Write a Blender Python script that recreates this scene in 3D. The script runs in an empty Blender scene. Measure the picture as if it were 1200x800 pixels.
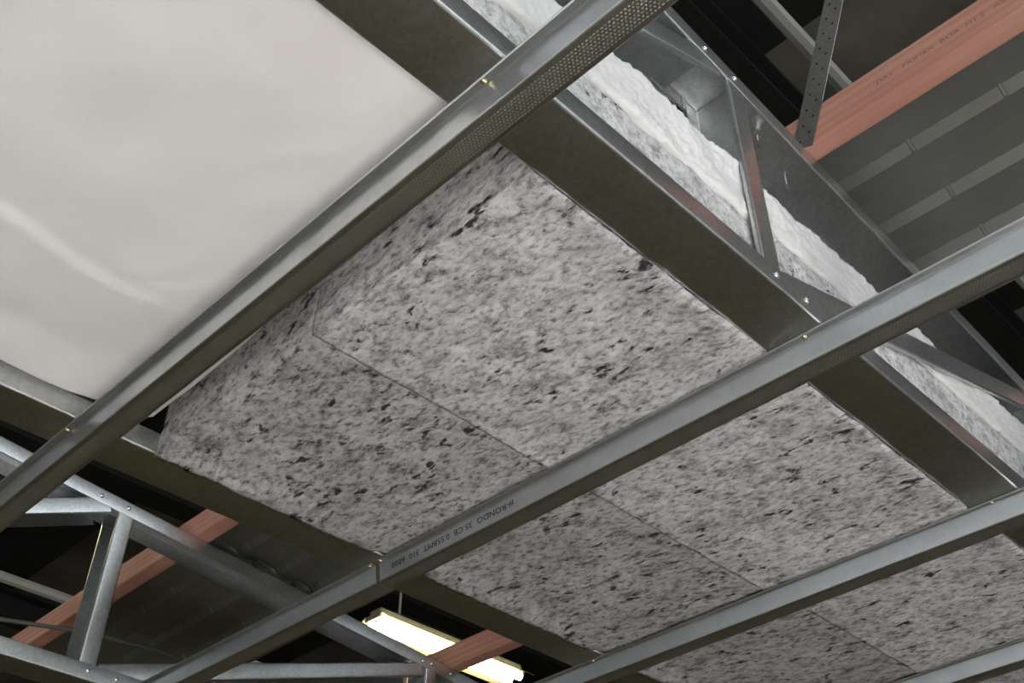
import bpy, bmesh, math, random
from mathutils import Vector, Matrix, noise

random.seed(7)
scene = bpy.context.scene
col = scene.collection

# ------------------------------------------------------------------ camera
# x: along the trusses, y: along the ceiling battens, z: up.  Eye height 1.75 m, ceiling line 2.70 m.
cam_d = bpy.data.cameras.new('camera')
cam = bpy.data.objects.new('camera', cam_d)
col.objects.link(cam)
right = Vector((0.7066962, -0.7075096, 0.0032633))
up = -Vector((0.4534933, 0.4494219, -0.7696517))
back = -Vector((0.5430694, 0.5453898, 0.6384556))
cam.matrix_world = Matrix(((right.x, up.x, back.x, 0.0), (right.y, up.y, back.y, 0.0),
                           (right.z, up.z, back.z, 1.75), (0, 0, 0, 1)))
cam_d.sensor_width = 36.0
cam_d.lens = 36.0 * 1272.93 / 1200.0
cam_d.clip_start = 0.02
scene.camera = cam

# ------------------------------------------------------------------ world, daylight, exposure
world = bpy.data.worlds.new('hall_air')
scene.world = world
world.use_nodes = True
world.node_tree.nodes['Background'].inputs[0].default_value = (0.75, 0.85, 1.0, 1)
world.node_tree.nodes['Background'].inputs[1].default_value = 0.6

def area(name, loc, aim, sx, sy, power, colour):
    d = bpy.data.lights.new(name, 'AREA')
    d.shape = 'RECTANGLE'; d.size = sx; d.size_y = sy; d.energy = power; d.color = colour
    o = bpy.data.objects.new(name, d); col.objects.link(o)
    o.location = loc
    o.rotation_euler = (Vector(aim) - Vector(loc)).to_track_quat('-Z', 'Y').to_euler()
    return o
# panels added as fill behind and beside the photographer, and the sun that falls
# through one wall opening onto the concrete floor and lights the ceiling from below
area('high_fill_panel', (0.0, -6.9, 5.5), (0.0, 0.0, 4.6), 13.0, 2.4, 400, (0.86, 0.95, 1.0))  # added panel on the unseen wall, wider than its opening; brightens the far truss
area('side_fill_panel', (-8.8, 1.5, 2.6), (0.0, 1.5, 2.8), 11.0, 4.4, 230, (0.88, 0.95, 1.0))  # added panel before a solid wall, no door; lifts faces turned to this side
area('low_back_fill_panel', (2.5, -6.9, 1.2), (2.5, 0.0, 1.6), 9.0, 2.2, 110, (0.95, 0.98, 1.0))  # added panel, no door in this wall; brightens the folded chord edges
sun_d = bpy.data.lights.new('sun', 'SUN'); sun_d.energy = 96.0; sun_d.angle = math.radians(0.6); sun_d.color = (1.0, 0.97, 0.96)
sun = bpy.data.objects.new('sun', sun_d); col.objects.link(sun)
sun.location = (-4, -14, 12)
sun.rotation_euler = Vector((0.05, 1.0, -1.0)).to_track_quat('-Z', 'Y').to_euler()

vs = scene.view_settings
vs.view_transform = 'Standard'
vs.look = 'None'
vs.exposure = 0.0
vs.gamma = 1.0
vs.use_curve_mapping = False

# ------------------------------------------------------------------ material helpers
class NT:
    def __init__(s, name):
        s.m = bpy.data.materials.new(name); s.m.use_nodes = True
        s.t = s.m.node_tree; s.b = s.t.nodes['Principled BSDF']
    def n(s, kind, **kw):
        nd = s.t.nodes.new(kind)
        for k, v in kw.items():
            if k in nd.inputs: nd.inputs[k].default_value = v
            else: setattr(nd, k, v)
        return nd
    def l(s, a, b): s.t.links.new(a, b)
    def pos(s, scale=(1, 1, 1), rot=(0, 0, 0), kind='world'):
        if kind == 'world': src = s.n('ShaderNodeNewGeometry').outputs['Position']
        else: src = s.n('ShaderNodeTexCoord').outputs['Object']
        mp = s.n('ShaderNodeMapping'); mp.inputs['Scale'].default_value = scale; mp.inputs['Rotation'].default_value = rot
        s.l(src, mp.inputs['Vector']); return mp.outputs['Vector']
    def noise(s, vec, scale, detail=3, rough=0.5, dist=0.0):
        nd = s.n('ShaderNodeTexNoise'); nd.inputs['Scale'].default_value = scale; nd.inputs['Detail'].default_value = detail
        nd.inputs['Roughness'].default_value = rough; nd.inputs['Distortion'].default_value = dist
        s.l(vec, nd.inputs['Vector']); return nd.outputs['Fac']
    def ramp(s, fac, *stops):
        nd = s.n('ShaderNodeValToRGB'); cr = nd.color_ramp
        while len(cr.elements) < len(stops): cr.elements.new(0.5)
        for e, (p, c) in zip(cr.elements, stops):
            e.position = p; e.color = (c, c, c, 1) if isinstance(c, (int, float)) else (*c, 1)
        s.l(fac, nd.inputs['Fac']); return nd.outputs['Color']
    def mix(s, a, b, fac, mode='MIX'):
        nd = s.n('ShaderNodeMix'); nd.data_type = 'RGBA'; nd.blend_type = mode
        for sock, v in ((nd.inputs[6], a), (nd.inputs[7], b), (nd.inputs[0], fac)):
            if isinstance(v, bpy.types.NodeSocket): s.l(v, sock)
            elif isinstance(v, (tuple, list)): sock.default_value = (*v, 1)
            else: sock.default_value = v
        return nd.outputs[2]
    def math(s, op, a, b=0.0):
        nd = s.n('ShaderNodeMath'); nd.operation = op
        for i, v in enumerate((a, b)):
            if isinstance(v, bpy.types.NodeSocket): s.l(v, nd.inputs[i])
            else: nd.inputs[i].default_value = v
        return nd.outputs[0]
    def bump(s, h, strength, distance, prev=None):
        nd = s.n('ShaderNodeBump'); nd.inputs['Strength'].default_value = strength; nd.inputs['Distance'].default_value = distance
        s.l(h, nd.inputs['Height'])
        if prev is not None: s.l(prev, nd.inputs['Normal'])
        return nd.outputs['Normal']
    def set(s, **kw):
        for k, v in kw.items():
            k = k.replace('_', ' ')
            if isinstance(v, bpy.types.NodeSocket): s.l(v, s.b.inputs[k])
            elif isinstance(v, (tuple, list)) and len(v) == 3: s.b.inputs[k].default_value = (*v, 1)
            else: s.b.inputs[k].default_value = v
        return s.m

def mat_galv(name, tone=(0.74, 0.76, 0.765), rough=0.345, spangle=0.7, dent=0.15):
    k = NT(name)
    p = k.pos()
    v = k.n('ShaderNodeTexVoronoi'); v.inputs['Scale'].default_value = 170
    k.l(k.pos(), v.inputs['Vector'])
    sp = k.ramp(v.outputs['Color'], (0.0, 1 - 0.28 * spangle), (1.0, 1.0 + 0.0 * spangle))
    cloud = k.ramp(k.noise(p, 16, 4, 0.6), (0.3, 0.86), (0.7, 1.0))
    c = k.mix(k.mix(tone, sp, 1.0, 'MULTIPLY'), cloud, 1.0, 'MULTIPLY')
    r = k.math('MULTIPLY_ADD', k.noise(p, 40, 4, 0.6), 0.16); r.node.inputs[2].default_value = rough - 0.08
    if not dent: return k.set(Base_Color=c, Metallic=1.0, Roughness=r)
    nb = k.bump(k.noise(p, 9, 2, 0.5), dent, 0.004)
    return k.set(Base_Color=c, Metallic=1.0, Roughness=r, Normal=nb)

def mat_dimpled():
    # knurled crown of the batten: rows of tiny pressed dimples (object space: x across, y along)
    k = NT('galvanised_dimpled')
    tc = k.n('ShaderNodeTexCoord'); sx = k.n('ShaderNodeSeparateXYZ'); k.l(tc.outputs['Object'], sx.inputs[0])
    u = k.math('DIVIDE', sx.outputs[0], 0.0036); w = k.math('DIVIDE', sx.outputs[1], 0.0050)
    row = k.math('FLOOR', u); sh = k.math('MULTIPLY', k.math('MODULO', row, 2.0), 0.5)
    fu = k.math('SUBTRACT', k.math('FRACT', u), 0.5); fw = k.math('SUBTRACT', k.math('FRACT', k.math('ADD', w, sh)), 0.5)
    d = k.math('SQRT', k.math('ADD', k.math('MULTIPLY', fu, fu), k.math('MULTIPLY', fw, fw)))
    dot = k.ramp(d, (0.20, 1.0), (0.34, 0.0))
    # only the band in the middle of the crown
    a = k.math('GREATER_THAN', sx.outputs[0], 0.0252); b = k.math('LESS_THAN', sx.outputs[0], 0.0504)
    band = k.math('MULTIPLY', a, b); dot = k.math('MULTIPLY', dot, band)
    c = k.mix((0.60, 0.61, 0.58), (0.80, 0.80, 0.76), dot)  # dimples painted lighter, their glint put into the colour
    cloud = k.ramp(k.noise(k.pos(), 20, 4, 0.6), (0.3, 0.85), (0.7, 1.0))
    c = k.mix(c, cloud, 1.0, 'MULTIPLY')
    r = k.math('MULTIPLY_ADD', dot, 0.25); r.node.inputs[2].default_value = 0.36
    return k.set(Base_Color=c, Metallic=1.0, Roughness=r, Normal=k.bump(dot, 0.35, 0.0006))

def mat_batt(name, light, dark, fleck_lo):
    k = NT(name)
    p = k.pos((1.0, 0.56, 1.0), (0, 0, 0.4))
    fine = k.noise(p, 120, 5, 0.66, 0.15)
    c = k.ramp(fine, (0.33, dark), (0.47, tuple(0.72 * a + 0.28 * b for a, b in zip(light, dark))), (0.60, light))
    mid = k.noise(p, 42, 5, 0.68, 0.25)
    c = k.mix(c, k.ramp(mid, (0.33, 0.36), (0.47, 0.84), (0.56, 1.0)), 0.85, 'MULTIPLY')
    big = k.noise(k.pos(), 6, 3, 0.5)
    c = k.mix(c, k.ramp(big, (0.35, 0.86), (0.65, 1.05)), 1.0, 'MULTIPLY')
    fl = k.noise(k.pos((1.15, 0.50, 1.0), (0, 0, 0.5)), 58, 4, 0.60, 0.3)
    zone = k.ramp(k.noise(k.pos(), 15, 2, 0.5), (0.40, 0.0), (0.68, 0.10))
    fl2 = k.math('ADD', fl, zone)
    fm = k.ramp(fl2, (fleck_lo - 0.05, 0.0), (fleck_lo, 0.40), (fleck_lo + 0.045, 1.0))
    c = k.mix(c, (0.045, 0.043, 0.045), fm)
    nb = k.bump(fine, 0.6, 0.004)
    nb = k.bump(mid, 0.4, 0.007, nb)
    nb = k.bump(k.math('SUBTRACT', 1.0, fm), 0.4, 0.003, nb)
    return k.set(Base_Color=c, Roughness=0.95, Specular_IOR_Level=0.1, Normal=nb)

def mat_white_wool():
    k = NT('white_wool')
    p = k.pos()
    cl = k.noise(p, 7, 4, 0.55)
    c = k.ramp(cl, (0.3, (0.80, 0.79, 0.775)), (0.7, (0.86, 0.855, 0.845)))
    fine = k.noise(p, 260, 3, 0.6)
    nb = k.bump(fine, 0.25, 0.002)
    nb = k.bump(k.noise(k.pos((1, 1, 1), (0, 0, 0.4)), 14, 3, 0.5), 0.35, 0.006, nb)
    return k.set(Base_Color=c, Roughness=0.95, Specular_IOR_Level=0.1, Normal=nb)

def mat_timber():
    k = NT('pink_treated_pine')
    w = k.n('ShaderNodeTexWave'); w.wave_type = 'BANDS'; w.bands_direction = 'Z'
    w.inputs['Scale'].default_value = 18; w.inputs['Distortion'].default_value = 3.0; w.inputs['Detail'].default_value = 2; w.inputs['Detail Scale'].default_value = 0.6
    k.l(k.pos((1.0, 0.05, 1.0), (0.0, 0.3, 0)), w.inputs['Vector'])
    c = k.ramp(w.outputs['Fac'], (0.0, (0.50, 0.25, 0.175)), (0.5, (0.55, 0.285, 0.21)), (1.0, (0.58, 0.31, 0.24)))
    st = k.ramp(k.noise(k.pos((1.0, 0.03, 1.0)), 90, 4, 0.6), (0.35, 0.86), (0.65, 1.03))
    c = k.mix(c, st, 0.8, 'MULTIPLY')
    c = k.mix(c, (0.45, 0.17, 0.15), k.ramp(k.noise(k.pos((1, 0.4, 1)), 9, 2, 0.5), (0.42, 0.0), (0.66, 0.38)))
    return k.set(Base_Color=c, Roughness=0.7, Specular_IOR_Level=0.2)

def mat_plain(name, c, rough=0.6, metal=0.0, var=0.2, scale=8):
    k = NT(name)
    f = k.ramp(k.noise(k.pos(), scale, 4, 0.6), (0.3, 1 - var), (0.7, 1.0))
    return k.set(Base_Color=k.mix(c, f, 1.0, 'MULTIPLY'), Roughness=rough, Metallic=metal)

def mat_emit(name, c, s):
    k = NT(name)
    return k.set(Base_Color=(0.9, 0.9, 0.85), Emission_Color=c, Emission_Strength=s)

M = dict(
    galv=mat_galv('galvanised_steel'),
    galv_shiny=mat_galv('galvanised_web', (0.78, 0.80, 0.805), 0.35, 0.8, 0.15),
    batten=mat_galv('galvanised_batten', (0.74, 0.76, 0.77), 0.365, 0.2, 0.0),
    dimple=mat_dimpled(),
    batt_pale=mat_batt('grey_wool_pale', (0.76, 0.75, 0.755), (0.22, 0.215, 0.22), 0.680),
    batt_dark=mat_batt('grey_wool_dark', (0.58, 0.565, 0.56), (0.15, 0.147, 0.145), 0.660),
    batt_strip=mat_batt('grey_wool_strip', (0.84, 0.84, 0.83), (0.50, 0.50, 0.49), 0.715),
    white=mat_white_wool(),
    timber=mat_timber(),
    deck=mat_plain('grey_roof_sheet', (0.23, 0.232, 0.215), 0.40, 0.55, 0.15),
    brass=mat_plain('yellow_zinc', (0.75, 0.60, 0.32), 0.28, 1.0, 0.1),
    rivet=mat_plain('bright_rivet', (0.85, 0.86, 0.86), 0.22, 1.0, 0.1),
    ink=mat_plain('black_ink', (0.03, 0.03, 0.035), 0.7, 0.0, 0.1),
    brown_ink=mat_plain('brown_ink', (0.30, 0.18, 0.14), 0.8, 0.0, 0.4, 60),
    black=mat_plain('black_steel', (0.018, 0.017, 0.016), 0.6, 0.0, 0.3),
    conduit=mat_plain('grey_conduit', (0.34, 0.335, 0.30), 0.5, 0.0, 0.1),
    cable=mat_plain('grey_cable', (0.12, 0.12, 0.11), 0.5, 0.0, 0.1),
    lamp_body=mat_plain('lamp_enamel', (0.25, 0.235, 0.17), 0.5, 0.0, 0.1),
    tube=mat_emit('lit_tube', (1.0, 0.86, 0.50), 30.0),
    concrete=mat_plain('concrete_floor', (0.30, 0.295, 0.29), 0.75, 0.0, 0.2, 1.5),
    brown_floor=mat_plain('brown_floor', (0.18, 0.147, 0.066), 0.8, 0.0, 0.2, 1.5),
    hall_roof=mat_plain('dark_roof_lining', (0.30, 0.265, 0.22), 0.9, 0.0, 0.5, 1.3),
    hall_wall=mat_plain('hall_wall_paint', (0.20, 0.19, 0.16), 0.85, 0.0, 0.2, 0.7),
)

# ------------------------------------------------------------------ geometry helpers
def link(name, me, parent=None, mats=(), loc=(0, 0, 0)):
    o = bpy.data.objects.new(name, me)
    col.objects.link(o)
    if parent: o.parent = parent
    o.location = loc
    for m in mats:
        if m.name not in [x.name for x in me.materials if x]: me.materials.append(m)
    return o

def smooth(me, ang=35):
    me.update()
    bm = bmesh.new(); bm.from_mesh(me)
    bmesh.ops.recalc_face_normals(bm, faces=bm.faces)
    for f in bm.faces: f.smooth = True
    ca = math.radians(ang)
    for e in bm.edges:
        e.smooth = not (len(e.link_faces) == 2 and e.calc_face_angle(0) > ca)
    bm.to_mesh(me); bm.free()

def tag(o, label, cat, group=None):
    o['label'] = label; o['category'] = cat
    if group: o['group'] = group
    return o

def struct(o):
    o['kind'] = 'structure'; return o

def empty(name, loc):
    o = bpy.data.objects.new(name, None); col.objects.link(o); o.location = loc; o.empty_display_size = 0.1
    return o

def box_mesh(name, x0, x1, y0, y1, z0, z1, bevel=0.0):
    bm = bmesh.new()
    bmesh.ops.create_cube(bm, size=1.0)
    for v in bm.verts:
        v.co = Vector(((x0 + x1) / 2 + v.co.x * (x1 - x0), (y0 + y1) / 2 + v.co.y * (y1 - y0), (z0 + z1) / 2 + v.co.z * (z1 - z0)))
    if bevel: bmesh.ops.bevel(bm, geom=list(bm.edges), offset=bevel, segments=2, affect='EDGES')
    me = bpy.data.meshes.new(name); bm.to_mesh(me); bm.free(); return me

def round_poly(pts, r, seg=4):
    out = [Vector(pts[0])]
    for i in range(1, len(pts) - 1):
        p, a, b = Vector(pts[i]), Vector(pts[i - 1]), Vector(pts[i + 1])
        da, db = (a - p), (b - p)
        rr = min(r, da.length * 0.45, db.length * 0.45)
        s, e = p + da.normalized() * rr, p + db.normalized() * rr
        for k in range(seg + 1):
            t = k / seg
            out.append(s * (1 - t) ** 2 + p * 2 * t * (1 - t) + e * t ** 2)
    out.append(Vector(pts[-1])); return out

def sheet_section(name, pts, t, r, stations, U, V, matfn=None):
    """Folded sheet metal: 2D polyline pts (u,v) of thickness t extruded through 3D stations."""
    pl = round_poly(pts, r)
    n = len(pl); nor = []
    for i in range(n):
        d = (pl[min(i + 1, n - 1)] - pl[max(i - 1, 0)]).normalized(); nor.append(Vector((-d.y, d.x)))
    ring = [p for p in pl] + [pl[i] + nor[i] * t for i in range(n - 1, -1, -1)]
    m = len(ring); vs_, fs, mi = [], [], []
    for S in stations:
        S = Vector(S)
        for q in ring: vs_.append(S + U * q.x + V * q.y)
    for s in range(len(stations) - 1):
        for i in range(m):
            j = (i + 1) % m
            fs.append((s * m + i, s * m + j, (s + 1) * m + j, (s + 1) * m + i))
            mi.append(matfn(ring[i], ring[j]) if matfn else 0)
    for base in (0, (len(stations) - 1) * m):
        for i in range(n - 1):
            fs.append((base + i, base + i + 1, base + m - 2 - i, base + m - 1 - i)); mi.append(0)
    me = bpy.data.meshes.new(name); me.from_pydata(vs_, [], fs)
    for p, k in zip(me.polygons, mi): p.material_index = k
    smooth(me); return me

def dome_mesh(name, r, h, seg=12, slot=False):
    """flat-headed dome, axis -Y (towards the viewer side of a truss)"""
    bm = bmesh.new(); rings = []
    for k in range(4):
        a = k / 4 * math.pi / 2
        rings.append([bm.verts.new((r * math.cos(a) * math.cos(q * 2 * math.pi / seg), -h * math.sin(a), r * math.cos(a) * math.sin(q * 2 * math.pi / seg))) for q in range(seg)])
    top = bm.verts.new((0, -h, 0))
    for k in range(3):
        for q in range(seg):
            bm.faces.new((rings[k][q], rings[k][(q + 1) % seg], rings[k + 1][(q + 1) % seg], rings[k + 1][q]))
    for q in range(seg): bm.faces.new((rings[3][q], rings[3][(q + 1) % seg], top))
    bm.faces.new(list(reversed(rings[0])))
    me = bpy.data.meshes.new(name); bm.to_mesh(me); bm.free(); smooth(me, 60); return me

def tube_mesh(name, pts, r, seg=8):
    vs_, fs = [], []; n = len(pts); pts = [Vector(p) for p in pts]
    for i, p in enumerate(pts):
        d = (pts[min(i + 1, n - 1)] - pts[max(i - 1, 0)]).normalized()
        a = d.cross(Vector((0, 0, 1)) if abs(d.z) < 0.9 else Vector((1, 0, 0))).normalized(); b = d.cross(a)
        for q in range(seg):
            t = q * 2 * math.pi / seg; vs_.append(p + a * r * math.cos(t) + b * r * math.sin(t))
    for i in range(n - 1):
        for q in range(seg):
            fs.append((i * seg + q, i * seg + (q + 1) % seg, (i + 1) * seg + (q + 1) % seg, (i + 1) * seg + q))
    fs.append(tuple(range(seg))); fs.append(tuple((n - 1) * seg + q for q in range(seg)))
    me = bpy.data.meshes.new(name); me.from_pydata(vs_, [], fs); smooth(me); return me

def soft_block(name, x0, x1, y0, y1, z0, z1, res, r, fn, resz=None):
    """Rounded, lumpy block of wool; fn(Vector) -> displacement Vector."""
    def lin(a, b, s):
        n = max(2, int(round((b - a) / s))); return [a + (b - a) * i / n for i in range(n + 1)]
    X, Y, Z = lin(x0, x1, res), lin(y0, y1, res), lin(z0, z1, resz or res)
    nx, ny, nz = len(X) - 1, len(Y) - 1, len(Z) - 1
    idx, vs_, fs = {}, [], []
    lo, hi = Vector((x0 + r, y0 + r, z0 + r)), Vector((x1 - r, y1 - r, z1 - r))
    def vid(i, j, k):
        key = (i, j, k)
        if key not in idx:
            p = Vector((X[i], Y[j], Z[k]))
            c = Vector((min(max(p.x, lo.x), hi.x), min(max(p.y, lo.y), hi.y), min(max(p.z, lo.z), hi.z)))
            d = p - c
            if d.length > 1e-6 and sum(1 for q in d if abs(q) > 1e-6) > 1: p = c + d.normalized() * r
            idx[key] = len(vs_); vs_.append(p + fn(p))
        return idx[key]
    for i in range(nx):
        for j in range(ny):
            for k in (0, nz): fs.append((vid(i, j, k), vid(i + 1, j, k), vid(i + 1, j + 1, k), vid(i, j + 1, k)))
    for i in range(nx):
        for k in range(nz):
            for j in (0, ny): fs.append((vid(i, j, k), vid(i + 1, j, k), vid(i + 1, j, k + 1), vid(i, j, k + 1)))
    for j in range(ny):
        for k in range(nz):
            for i in (0, nx): fs.append((vid(i, j, k), vid(i, j + 1, k), vid(i, j + 1, k + 1), vid(i, j, k + 1)))
    me = bpy.data.meshes.new(name); me.from_pydata(vs_, [], fs)
    bm = bmesh.new(); bm.from_mesh(me); bmesh.ops.recalc_face_normals(bm, faces=bm.faces)
    for f in bm.faces: f.smooth = True
    bm.to_mesh(me); bm.free(); return me

def rebase(me, loc):
    me.transform(Matrix.Translation(-Vector(loc))); return me

def text_mesh(name, body, size):
    cu = bpy.data.curves.new(name, 'FONT'); cu.body = body; cu.size = size; cu.resolution_u = 2; cu.extrude = 0.00008
    o = bpy.data.objects.new(name, cu); col.objects.link(o)
    dg = bpy.context.evaluated_depsgraph_get()
    me = bpy.data.meshes.new_from_object(o.evaluated_get(dg))
    bpy.data.objects.remove(o); me.name = name
    return me

UX, UY, UZ = Vector((1, 0, 0)), Vector((0, 1, 0)), Vector((0, 0, 1))

# ------------------------------------------------------------------ the hall (setting)
HX0, HX1, HY0, HY1, HZ = -9.0, 15.0, -7.0, 15.0, 7.0
def slab(name, *b, mat):
    c = ((b[0] + b[1]) / 2, (b[2] + b[3]) / 2, b[4])
    return struct(link(name, rebase(box_mesh(name, *b), c), None, [M[mat]], c))
slab('floor', HX0, HX1, HY0, 0.25, -0.2, 0.0, mat='concrete')
slab('floor', HX0, HX1, 0.25, HY1, -0.2, 0.0, mat='brown_floor')
slab('ceiling', HX0, HX1, HY0, HY1, HZ, HZ + 0.1, mat='hall_roof')
slab('wall_front', HX0 - 0.2, HX0, HY0, HY1, 0, HZ, mat='hall_wall')
slab('wall_left', HX0, HX1, HY1, HY1 + 0.2, 0, HZ, mat='hall_wall')
slab('wall_back', HX1, HX1 + 0.2, HY0, HY1, 0, HZ, mat='hall_wall')
# unseen wall behind the photographer, its opening sized to place the sun's floor patch
def wall_with_sun_opening():
    bm = bmesh.new()
    for b in ((HX0, -3.0, 0, HZ), (0.4, HX1, 0, HZ), (-3.0, 0.4, 0, 4.7), (-3.0, 0.4, 6.9, HZ)):
        r = bmesh.ops.create_cube(bm, size=1.0)['verts']
        for v in r:
            v.co = Vector(((b[0] + b[1]) / 2 + v.co.x * (b[1] - b[0]), HY0 - 0.1 + v.co.y * 0.2, (b[2] + b[3]) / 2 + v.co.z * (b[3] - b[2])))
    me = bpy.data.meshes.new('wall_right'); bm.to_mesh(me); bm.free()
    struct(link('wall_right', me, None, [M['hall_wall']]))
wall_with_sun_opening()

# ------------------------------------------------------------------ roof trusses
CW = 0.088            # chord width
CH = 0.038            # chord flange height
Z0 = 2.70             # underside of the ceiling line
XA, XB = -1.6, 4.2    # truss ends (beyond the frame)
def ztop(x): return 3.149 - 0.092 * (x - 0.99)     # top face of the top chord
SL = -0.092

def make_truss(y0, label):
    T = empty('roof_truss', (0.99, y0, Z0)); tag(T, label, 'roof truss', 'roof trusses')
    off = (0.99, y0, Z0)
    def part(name, me, mat): return link(name, rebase(me, off), T, [mat])
    y1 = y0 + CW
    part('bottom_chord', sheet_section('bottom_chord', [(y0 + 0.004, Z0 + CH), (y0, Z0 + CH), (y0, Z0), (y1, Z0), (y1, Z0 + CH), (y1 - 0.004, Z0 + CH)], 0.0012, 0.0045,
         [(XA, 0, 0), (XB, 0, 0)], UY, UZ), M['galv'])
    part('top_chord', sheet_section('top_chord', [(y1 - 0.004, -CH), (y1, -CH), (y1, 0), (y0, 0), (y0, -CH), (y0 + 0.004, -CH)], 0.0012, 0.0035,
         [(XA, 0, ztop(XA)), (XB, 0, ztop(XB))], UY, UZ), M['galv'])
    ya, yb = y0 + 0.0016, y1 - 0.0016
    def web(p, q, N, w=0.039):
        # lipped channel, opening away from N
        prof = [(ya + 0.007, 0.0), (ya, 0.0), (ya, w), (yb, w), (yb, 0.0), (yb - 0.007, 0.0)]
        part('web_member', sheet_section('web_member', prof, 0.0011, 0.003, [p, q], UY, N), M['galv_shiny'])
    def vertical(x):
        web((x, 0, Z0 + 0.003), (x, 0, ztop(x) - 0.006), UX)
    def diagonal(xa, za, xb, zb):
        d = Vector((xb - xa, 0, zb - za)).normalized(); N = Vector((-d.z, 0, d.x))
        if N.z < 0: N = -N
        web((xa, 0, za), (xb, 0, zb), N)
    riv = []
    nodes = [-1.03, -0.02, 0.949, 1.951, 2.95]
    for i, x in enumerate(nodes):
        vertical(x)
        riv += [(x + 0.02, ztop(x) - 0.019), (x + 0.024, Z0 + 0.022)]
    # diagonal rising to the right of each vertical's foot
    for x, xn in ((0.949, 1.951), (1.951, 2.95), (-1.03, -0.02), (2.95, 3.9)):
        diagonal(x + 0.055, Z0 + 0.006, xn - 0.010, ztop(xn) - 0.064)
        riv += [(x + 0.094, Z0 + 0.022), (xn - 0.014, ztop(xn) - 0.020)]
    diagonal(-0.02 + 0.055, Z0 + 0.008, 0.949 - 0.020, ztop(0.93) - 0.048)
    riv += [(0.895, ztop(0.895) - 0.020), (-0.02 + 0.094, Z0 + 0.022), (2.046, ztop(2.046) - 0.018)]
    for x, z in riv:
        link('rivet', RIVET, T, [M['rivet']], (x - off[0], -0.0002, z - off[2]))
    return T

RIVET = dome_mesh('rivet', 0.0058, 0.0032)
TY = (0.489, 1.403, 2.303)
make_truss(TY[0], 'galvanised steel truss whose open webs show white and speckled wool behind them')
make_truss(TY[1], 'galvanised steel truss whose bottom chord carries the far edge of the grey batts')
make_truss(TY[2], 'bare galvanised steel truss standing clear beyond the insulation, in front of the lit lamp')

# ------------------------------------------------------------------ ceiling battens
SCREW = dome_mesh('screw', 0.0042, 0.003, 8)
SCREW.transform(Matrix.Rotation(math.radians(90), 4, 'X'))      # head faces down
def batten(xa, ya, xb, yb, y_start, y_end, label, screws=(), shift=0.0):
    """top-hat channel; (xa,ya),(xb,yb): two points on its outer foot edge"""
    k = (xb - xa) / (yb - ya)
    xs = xa + k * (y_start - ya) + shift
    prof = [(0.002, -0.0035), (0, -0.0008), (0.013, -0.0008), (0.0185, -0.035), (0.0555, -0.035), (0.061, -0.0008), (0.074, -0.0008), (0.072, -0.0035)]
    L = y_end - y_start
    def mf(a, b): return 1 if (abs(a.y + 0.035) < 0.0016 and abs(b.y + 0.035) < 0.0016) else 0
    me = sheet_section('ceiling_batten', prof, -0.0008, 0.0022, [(0, 0, 0), (0, L, 0)], UX, UZ, mf)
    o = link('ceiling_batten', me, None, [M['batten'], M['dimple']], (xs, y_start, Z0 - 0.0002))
    o.rotation_euler = (0, 0, -math.atan(k))
    tag(o, label, 'ceiling batten', 'ceiling battens')
    for ys in screws:
        link('screw', SCREW, o, [M['brass']], (0.0065, ys - y_start, -0.0018))
        link('screw', SCREW, o, [M['brass']], (0.0675, ys - y_start, -0.0018))
    return o

BN = 'galvanised top-hat ceiling batten '
b1 = batten(0.473, 0.40, 0.473, 1.60, -0.62, 2.75, BN + 'along the edge of the bare white wool', (0.526, 1.439, 2.34))
b2 = batten(1.072, 0.20, 1.071, 1.40, -0.62, 1.4270, BN + 'printed with black lettering, ending at a butt joint', (0.521, 1.418))
b2b = batten(1.071, 1.40, 1.060, 2.30, 1.4380, 2.75, BN + 'continuing past the butt joint towards the bare truss', (1.448, 2.34), 0.001)
b3 = batten(1.656, 0.60, 1.671, 1.61, -0.62, 2.75, BN + 'crossing the batts next after the lettered one', (0.541, 1.436))
b4 = batten(2.206, 0.72, 2.222, 1.06, -0.62, 2.75, BN + 'second after the lettered one', (0.53, 1.44))

# lettering on the lettered batten: upside down on its near flank
tx = text_mesh('printed_lettering', '#-RONDO  35.CB  0.55BMT  310  6000', 0.0150)
w = max(v.co.x for v in tx.vertices)
a_f = math.atan2(0.0055, 0.0342)
tx.transform(Matrix.Diagonal((0.308 / w, 1, 1, 1)))
nrm = Vector((-math.cos(a_f), 0, -math.sin(a_f)))           # outward normal of the flank
tdir = UY; tup = nrm.cross(tdir)                            # reading direction +y, letter tops downwards
R = Matrix(((tdir.x, tup.x, nrm.x, 0), (tdir.y, tup.y, nrm.y, 0), (tdir.z, tup.z, nrm.z, 0), (0, 0, 0, 1)))
tx.transform(R)
s_ = 0.36
link('printed_lettering', tx, b2, [M['ink']], (0.013 + 0.0055 * s_ - 0.0014, 1.085 + 0.62, -0.0008 - 0.0342 * s_ - 0.0002))

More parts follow.
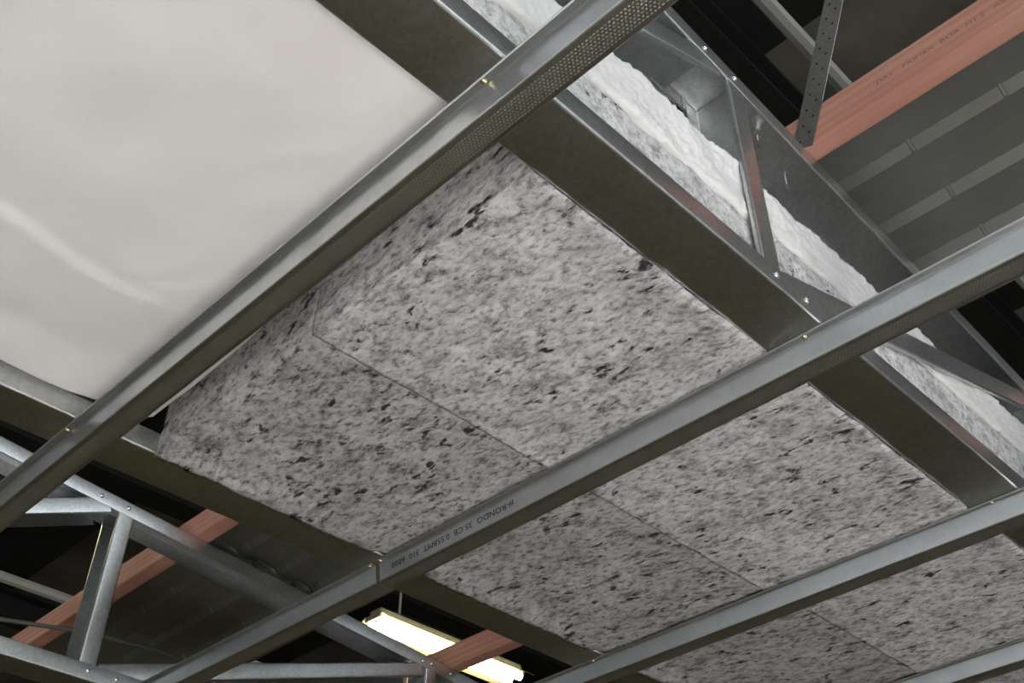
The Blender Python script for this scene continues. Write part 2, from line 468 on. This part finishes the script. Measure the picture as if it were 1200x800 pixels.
# ------------------------------------------------------------------ insulation
BX = (0.473, 1.071, 1.664, 2.215)        # outer foot edges of the battens
def batt_fn(x0, x1, y0, y1, z0):
    s = Vector((3.1, 1.7, 1.0)); amp = 0.0022
    def fn(p):
        d = noise.noise_vector(p * 55 + s) * amp + noise.noise_vector(p * 14 + s) * amp * 1.1
        if (y1 < 1.3 and p.y > y1 - 0.0016) or (y1 > 1.3 and p.y < y0 + 0.0016): d.y = 0.0
        free = 1.0
        for b in BX: free = min(free, sstep(0.035, 0.075, abs(p.x - b - 0.037)))
        if p.z < z0 + 0.02:
            k = 1 - (p.z - z0) / 0.02
            # wool settles slightly below the chords between the battens and spills over their edges
            e = sstep(y1 - 0.06, y1, p.y) if y1 > 1.3 else sstep(y0 + 0.05, y0, p.y)
            tgt = 2.6970 - z0
            d.z += k * free * e * tgt
            if p.z < z0 + 0.004: d.y += free * sstep(0.9, 1.0, e) * (0.008 if y1 > 1.3 else -0.005)
            if free < 1: d.z = d.z * free + (1 - free) * max(d.z, 2.7008 - p.z)
        return d
    return fn
BG = 'speckled grey wool batts'
def batt(x0, x1, y0, y1, z0, z1, mat, label, res=0.0075):
    off = (x0, y0, z0)
    me = rebase(soft_block('insulation_batt', x0, x1, y0, y1, z0, z1, res, 0.0015, batt_fn(x0, x1, y0, y1, z0)), off)
    return tag(link('insulation_batt', me, None, [M[mat]], off), label, 'insulation batt', BG)
def sstep(a, b, x):
    if a > b: return 1 - sstep(b, a, x)
    t = min(max((x - a) / (b - a), 0), 1); return t * t * (3 - 2 * t)
batt(0.609, 1.690, 0.581, 0.9985, 2.7020, 2.806, 'batt_pale', 'pale speckled grey wool batt crossed by the lettered batten')
batt(0.609, 1.690, 0.9988, 1.402, 2.7060, 2.806, 'batt_dark', 'dark speckled grey wool batt crossed by the lettered batten')
batt(1.691, 2.90, 0.581, 0.9855, 2.7020, 2.806, 'batt_pale', 'pale speckled grey wool batt furthest from the bare white wool', 0.009)
batt(1.691, 2.90, 0.9858, 1.402, 2.7050, 2.806, 'batt_dark', 'dark speckled grey wool batt furthest from the bare white wool', 0.009)

# strips tucked into the webs of the first truss
def fuzz_fn(seed, a1, a2):
    s = Vector((seed * 2.3, seed, seed * 4.1))
    return lambda p: noise.noise_vector(p * 160 + s) * a1 * 0.8 + noise.noise_vector(p * 70 + s) * a1 * 0.4 + noise.noise_vector(p * 22 + s) * a2
def strip(x0, x1, y0, y1, z0, z1, mat, name, label, cat, group, seed, a1, a2):
    off = (x0, y0, z0)
    me = rebase(soft_block(name, x0, x1, y0, y1, z0, z1, 0.0045, 0.006, fuzz_fn(seed, a1, a2)), off)
    return tag(link(name, me, None, [M[mat]], off), label, cat, group)
for n, (x0, x1, wh) in enumerate(((0.10, 0.984, 'before'), (0.991, 1.984, 'after'))):
    strip(x0, x1, 0.503, 0.572, 2.710, 2.822 if n == 0 else 2.84, 'batt_strip', 'wool_strip', 'speckled grey wool strip filling the truss webs ' + wh + ' its upright', 'insulation', 'wool tucked into the truss', 11 + n, 0.002, 0.003)
    strip(x0, x1, 0.501, 0.574, 2.829 if n == 0 else 2.847, 2.932, 'white', 'wool_strip', 'fluffy white wool strip lying on the grey strip ' + wh + ' the truss upright', 'insulation', 'wool tucked into the truss', 15 + n, 0.004, 0.005)
strip(1.992, 2.75, 0.503, 0.572, 2.710, 2.845, 'batt_strip', 'wool_strip', 'speckled grey wool strip in the truss webs beyond the second upright', 'insulation', 'wool tucked into the truss', 18, 0.002, 0.003)
strip(1.992, 2.75, 0.501, 0.574, 2.852, 2.937, 'white', 'wool_strip', 'fluffy white wool strip in the truss webs beyond the second upright', 'insulation', 'wool tucked into the truss', 19, 0.004, 0.005)

# white wool blanket between the two trusses: low over the open bay, then lying on the grey batts
def blanket_fn(p):
    x, y = p.x, p.y
    e0 = 0.035 * sstep(1.25, 0.75, y)
    z = 0.066 * sstep(0.580 - e0, 0.612, x)
    low = 1 - sstep(0.545, 0.605, x)
    if low > 0:
        yc = 1.105 + 0.055 * (x - 0.2) + 0.008 * math.sin(x * 23)
        z -= low * 0.0055 * sstep(yc, yc + 0.014, y) * sstep(0.50, 0.36, x)
        z += low * 0.004 * sstep(yc + 0.02, yc + 0.20, y)
        t = (x - 0.30) / 0.22; yl = 1.21 - 0.235 * t
        z += low * 0.0016 * math.exp(-((y - yl) / 0.010) ** 2) * sstep(0.28, 0.38, x)
        z -= low * 0.006 * math.sin((y - 0.58) / 0.82 * math.pi)
        edge = sstep(1.27, 1.38, y)
        z -= low * edge * (0.008 + 0.004 * math.sin(x * 16 + 1))
        z -= low * (0.008 + 0.016 * sstep(0.95, 0.60, y)) * (1 - 0.6 * sstep(0.42, 0.54, x))
    u, v = 0.8 * x + 0.6 * y, -0.6 * x + 0.8 * y
    n = noise.noise(Vector((x * 9, y * 9, p.z * 4))) * 0.0025 + noise.noise(Vector((u * 26, v * 5, 3.0))) * 0.0014 + noise.noise(Vector((x * 40, y * 40, p.z * 10))) * 0.0005
    return Vector((0, 0, z + n))
off = (0.2, 0.58, 2.75)
me = rebase(soft_block('wool_blanket', -1.0, 2.9, 0.5800, 1.4005, 2.7480, 2.852, 0.0095, 0.012, blanket_fn, 0.02), off)
tag(link('wool_blanket', me, None, [M['white']], off), 'wide soft white wool blanket with faint creases between the two trusses', 'insulation')

# ------------------------------------------------------------------ timber purlins on the top chords
def purlin(x, y0, y1, label):
    zb = ztop(x + 0.02) + 0.0015
    off = (x + 0.021, y0, zb)
    me = rebase(box_mesh('timber_purlin', x, x + 0.042, y0, y1, zb, zb + 0.071, 0.002), off)
    o = link('timber_purlin', me, None, [M['timber']], off); o.rotation_euler = (0, 0, 0)
    tag(o, label, 'purlin', 'timber purlins'); return o
p1 = purlin(1.160, -1.2, 3.55, 'pink treated pine purlin with faint printed lettering beside the roofing sheet')
p2 = purlin(2.042, -1.2, 3.4, 'orange pine purlin passing in front of the lit fluorescent lamp')
tx = text_mesh('printed_lettering', 'DRY   PRIMEX  BOR  H1.2   AS/NZS', 0.0125)
w = max(v.co.x for v in tx.vertices)
tx.transform(Matrix.Diagonal((0.25 / w, 1, 1, 1)))
nrm, tdir = -UX, -UY; tup = nrm.cross(tdir)
tx.transform(Matrix(((tdir.x, tup.x, nrm.x, 0), (tdir.y, tup.y, nrm.y, 0), (tdir.z, tup.z, nrm.z, 0), (0, 0, 0, 1))))
link('printed_lettering', tx, p1, [M['brown_ink']], (-0.0213, 0.348 + 1.2, 0.031))
for (x, y) in ((1.085, 0.53), (1.185, 0.545)):
    link('screw_tip', tube_mesh('screw_tip', [(0, 0, 0), (0, 0, -0.028), (0, 0, -0.034)], 0.0022, 6), p1, [M['rivet']], (x - 1.181, y + 1.2, -0.002))

# ------------------------------------------------------------------ roofing sheet over the purlins
def deck(y0, y1, dz, label):
    zs = lambda x: ztop(x) + 0.0735 + dz
    D = 0.017
    prof_x = []
    x = 1.150
    ribs = [1.338, 1.470, 1.590, 1.705]
    def prof(shift):
        pts = [(1.164, zs(1.164) + 0.001), (1.212, zs(1.212) + 0.001), (1.218, zs(1.218) + D)]
        for xr in ribs:
            a = xr; q = shift
            pts += [(a - 0.002 + q, zs(a) + D), (a + 0.013 + q, zs(a))]
            if xr != ribs[-1]: pts += [(a + 0.060, zs(a)), (a + 0.066, zs(a) + D)]
        pts.append((1.735, zs(1.735)))
        return pts
    ys, sh = [], []
    y = y0; k = 0
    while y < y1:
        e = min(y + 0.165, y1)
        for yy, s in ((y, 0.0), (e - 0.008, 0.0), (e - 0.007, -0.003), (e - 0.002, -0.003)):
            if yy <= y1: ys.append(yy); sh.append(s)
        y = e
    ys.append(y1); sh.append(0.0)
    vs_, fs = [], []
    n = len(prof(0))
    for yy, s in zip(ys, sh):
        for (px, pz) in prof(s): vs_.append((px, yy, pz))
    for i in range(len(ys) - 1):
        for j in range(n - 1):
            fs.append((i * n + j, i * n + j + 1, (i + 1) * n + j + 1, (i + 1) * n + j))
    me = bpy.data.meshes.new('roofing_sheet'); me.from_pydata(vs_, [], fs)
    smooth(me, 20)
    off = (1.2, y0, zs(1.2))
    o = link('roofing_sheet', rebase(me, off), None, [M['deck']], off)
    md = o.modifiers.new('thickness', 'SOLIDIFY'); md.thickness = 0.0012; md.offset = 1
    return tag(o, label, 'roofing sheet', 'ribbed roofing sheets')
d1 = deck(-1.1, 2.405, 0.0, 'dark grey ribbed metal roofing sheet beside the pink lettered purlin')
d2 = deck(2.412, 3.5, 0.0, 'dark grey ribbed metal roofing sheet above the bare truss')
for xr in (1.372, 1.425, 1.505, 1.56, 1.625, 1.68):
    z = ztop(xr) + 0.0735
    link('rib_closure', box_mesh('rib_closure', -0.018, 0.018, -0.004, 0.004, -0.020, 0.0), d1, [M['conduit']], (xr - 1.2, 2.407 + 1.1, z - (ztop(1.2) + 0.0735)))

# ------------------------------------------------------------------ perforated strap
s0, s1 = Vector((1.1565, 0.491, 3.128)), Vector((1.1565, 0.370, 3.419))
sd = (s1 - s0).normalized(); top = s0 + sd * ((HZ - 0.02 - s0.z) / sd.z)
sw = Vector((0, -sd.z, sd.y))
L = (top - s0).length
vs_, fs = [], []
for q, yy in ((-1, 0), (1, 0), (1, 0.0012), (-1, 0.0012)):
    for t in (0, L): vs_.append(sw * (0.0200 * q) + sd * t + Vector((yy, 0, 0)))
fs = [(0, 1, 3, 2), (2, 3, 5, 4), (4, 5, 7, 6), (6, 7, 1, 0), (0, 2, 4, 6), (1, 7, 5, 3)]
me = bpy.data.meshes.new('steel_strap'); me.from_pydata(vs_, [], fs); smooth(me)
strap = tag(link('steel_strap', me, None, [M['galv']], s0), 'galvanised perforated steel strap crossing the pink purlin and rising to the hall roof', 'strap')
bm = bmesh.new()
for k in range(60):
    c = sd * (0.014 + 0.0165 * k) + sw * (0.0075 if k % 2 else -0.0075) + Vector((-0.0004, 0, 0))
    ring = [bm.verts.new(c + sw * (0.0021 * math.cos(a * math.pi / 4)) + sd * (0.0021 * math.sin(a * math.pi / 4))) for a in range(8)]
    rin = [bm.verts.new(c + Vector((0.0006, 0, 0)) + sw * (0.0026 * math.cos(a * math.pi / 4)) + sd * (0.0026 * math.sin(a * math.pi / 4))) for a in range(8)]
    bm.faces.new(ring)
    for a in range(8): bm.faces.new((ring[a], ring[(a + 1) % 8], rin[(a + 1) % 8], rin[a]))
me = bpy.data.meshes.new('punched_holes'); bm.to_mesh(me); bm.free()
h = link('punched_holes', me, strap, [M['black']]); h['kind'] = 'stuff'

# ------------------------------------------------------------------ lamps, conduits, cable, hall steel
def lamp(x0, x1, y, z, label):
    c = (x0, y, z)
    o = empty('fluorescent_lamp', c); tag(o, label, 'lamp', 'fluorescent lamps')
    Ln = x1 - x0
    link('lamp_body', box_mesh('lamp_body', 0.02, Ln - 0.02, -0.05, 0.05, 0.06, 0.10, 0.006), o, [M['lamp_body']])
    for s in (-1, 1):
        prof = [(s * 0.06, 0.06), (s * 0.13, 0.012)]
        link('reflector_wing', sheet_section('reflector_wing', [(s * 0.06, 0.06), (s * 0.10, 0.04), (s * 0.14, 0.012)], 0.002, 0.004, [(0, 0, 0), (Ln, 0, 0)], UY, UZ), o, [M['lamp_body']])
        link('lamp_tube', tube_mesh('lamp_tube', [(0.03, s * 0.045, 0.02), (Ln - 0.03, s * 0.045, 0.02)], 0.024, 10), o, [M['tube']])
    for xx in (0.0, Ln - 0.03):
        link('end_holder', box_mesh('end_holder', xx, xx + 0.02, -0.066, 0.066, 0.03, 0.06, 0.004), o, [M['lamp_body']])
    for xx in (0.2, Ln - 0.2):
        link('drop_rod', tube_mesh('drop_rod', [(xx, 0, 0.09), (xx, 0, HZ - z)], 0.008, 6), o, [M['conduit']])
    return o
lamp(3.55, 4.75, 4.70, 4.48, 'lit twin-tube fluorescent lamp partly hidden by the orange purlin')
lamp(0.16, 1.36, 4.76, 4.48, 'lit fluorescent lamp whose end peeps out beside the white wool bay')

def pipe(name, pts, r, mat, label, cat, group=None):
    o = link(name, rebase(tube_mesh(name, pts, r), pts[0]), None, [M[mat]], pts[0]); return tag(o, label, cat, group)
pipe('conduit', [(-4, 0.75, 4.5), (12, 0.75, 4.5)], 0.026, 'conduit', 'pale conduit running behind the perforated strap', 'conduit', 'conduits under the hall roof')
pipe('conduit', [(-4, 5.7, 4.5), (12, 5.7, 4.5)], 0.03, 'conduit', 'pale conduit running beyond the bare truss', 'conduit', 'conduits under the hall roof')
cab = [(0.60, 2.95, 3.03), (0.952, 2.9, 3.035), (1.17, 2.88, 3.065), (1.398, 2.86, 3.075), (1.65, 2.86, 3.06), (1.9, 2.9, 3.02), (2.2, 2.95, 2.98), (2.6, 3.0, 2.97)]
pipe('cable', cab, 0.0065, 'cable', 'thin grey cable drooping past the pink purlin beyond the bare truss', 'cable')

def beam(x0, x1, y0, y1, z0, z1, label):
    c = ((x0 + x1) / 2, (y0 + y1) / 2, z0)
    bm = bmesh.new()
    along_x = (x1 - x0) > (y1 - y0)
    w = (y1 - y0) if along_x else (x1 - x0); h = z1 - z0; t = 0.02
    prof = [(-w/2, 0), (w/2, 0), (w/2, t), (t/2, t), (t/2, h - t), (w/2, h - t), (w/2, h), (-w/2, h), (-w/2, h - t), (-t/2, h - t), (-t/2, t), (-w/2, t)]
    Ln = (x1 - x0) if along_x else (y1 - y0)
    rings = []
    for e in (-Ln / 2, Ln / 2):
        rings.append([bm.verts.new((e, u, v) if along_x else (u, e, v)) for u, v in prof])
    n = len(prof)
    for i in range(n): bm.faces.new((rings[0][i], rings[0][(i + 1) % n], rings[1][(i + 1) % n], rings[1][i]))
    bm.faces.new(rings[0]); bm.faces.new(list(reversed(rings[1])))
    bmesh.ops.recalc_face_normals(bm, faces=bm.faces)
    me = bpy.data.meshes.new('steel_beam'); bm.to_mesh(me); bm.free()
    return tag(link('steel_beam', me, None, [M['black']], c), label, 'steel beam', 'black steel beams under the hall roof')
for x in (0.3, 3.05, 5.8, 8.5):
    beam(x - 0.16, x + 0.16, HY0 + 0.1, HY1 - 0.1, 6.35, 6.95, 'black steel rafter under the dark hall roof')
for y in (-1.0, 1.55, 4.2, 7.0, 9.8):
    beam(HX0 + 0.1, HX1 - 0.1, y - 0.12, y + 0.12, 6.1, 6.34, 'black steel tie beam crossing below the hall rafters')
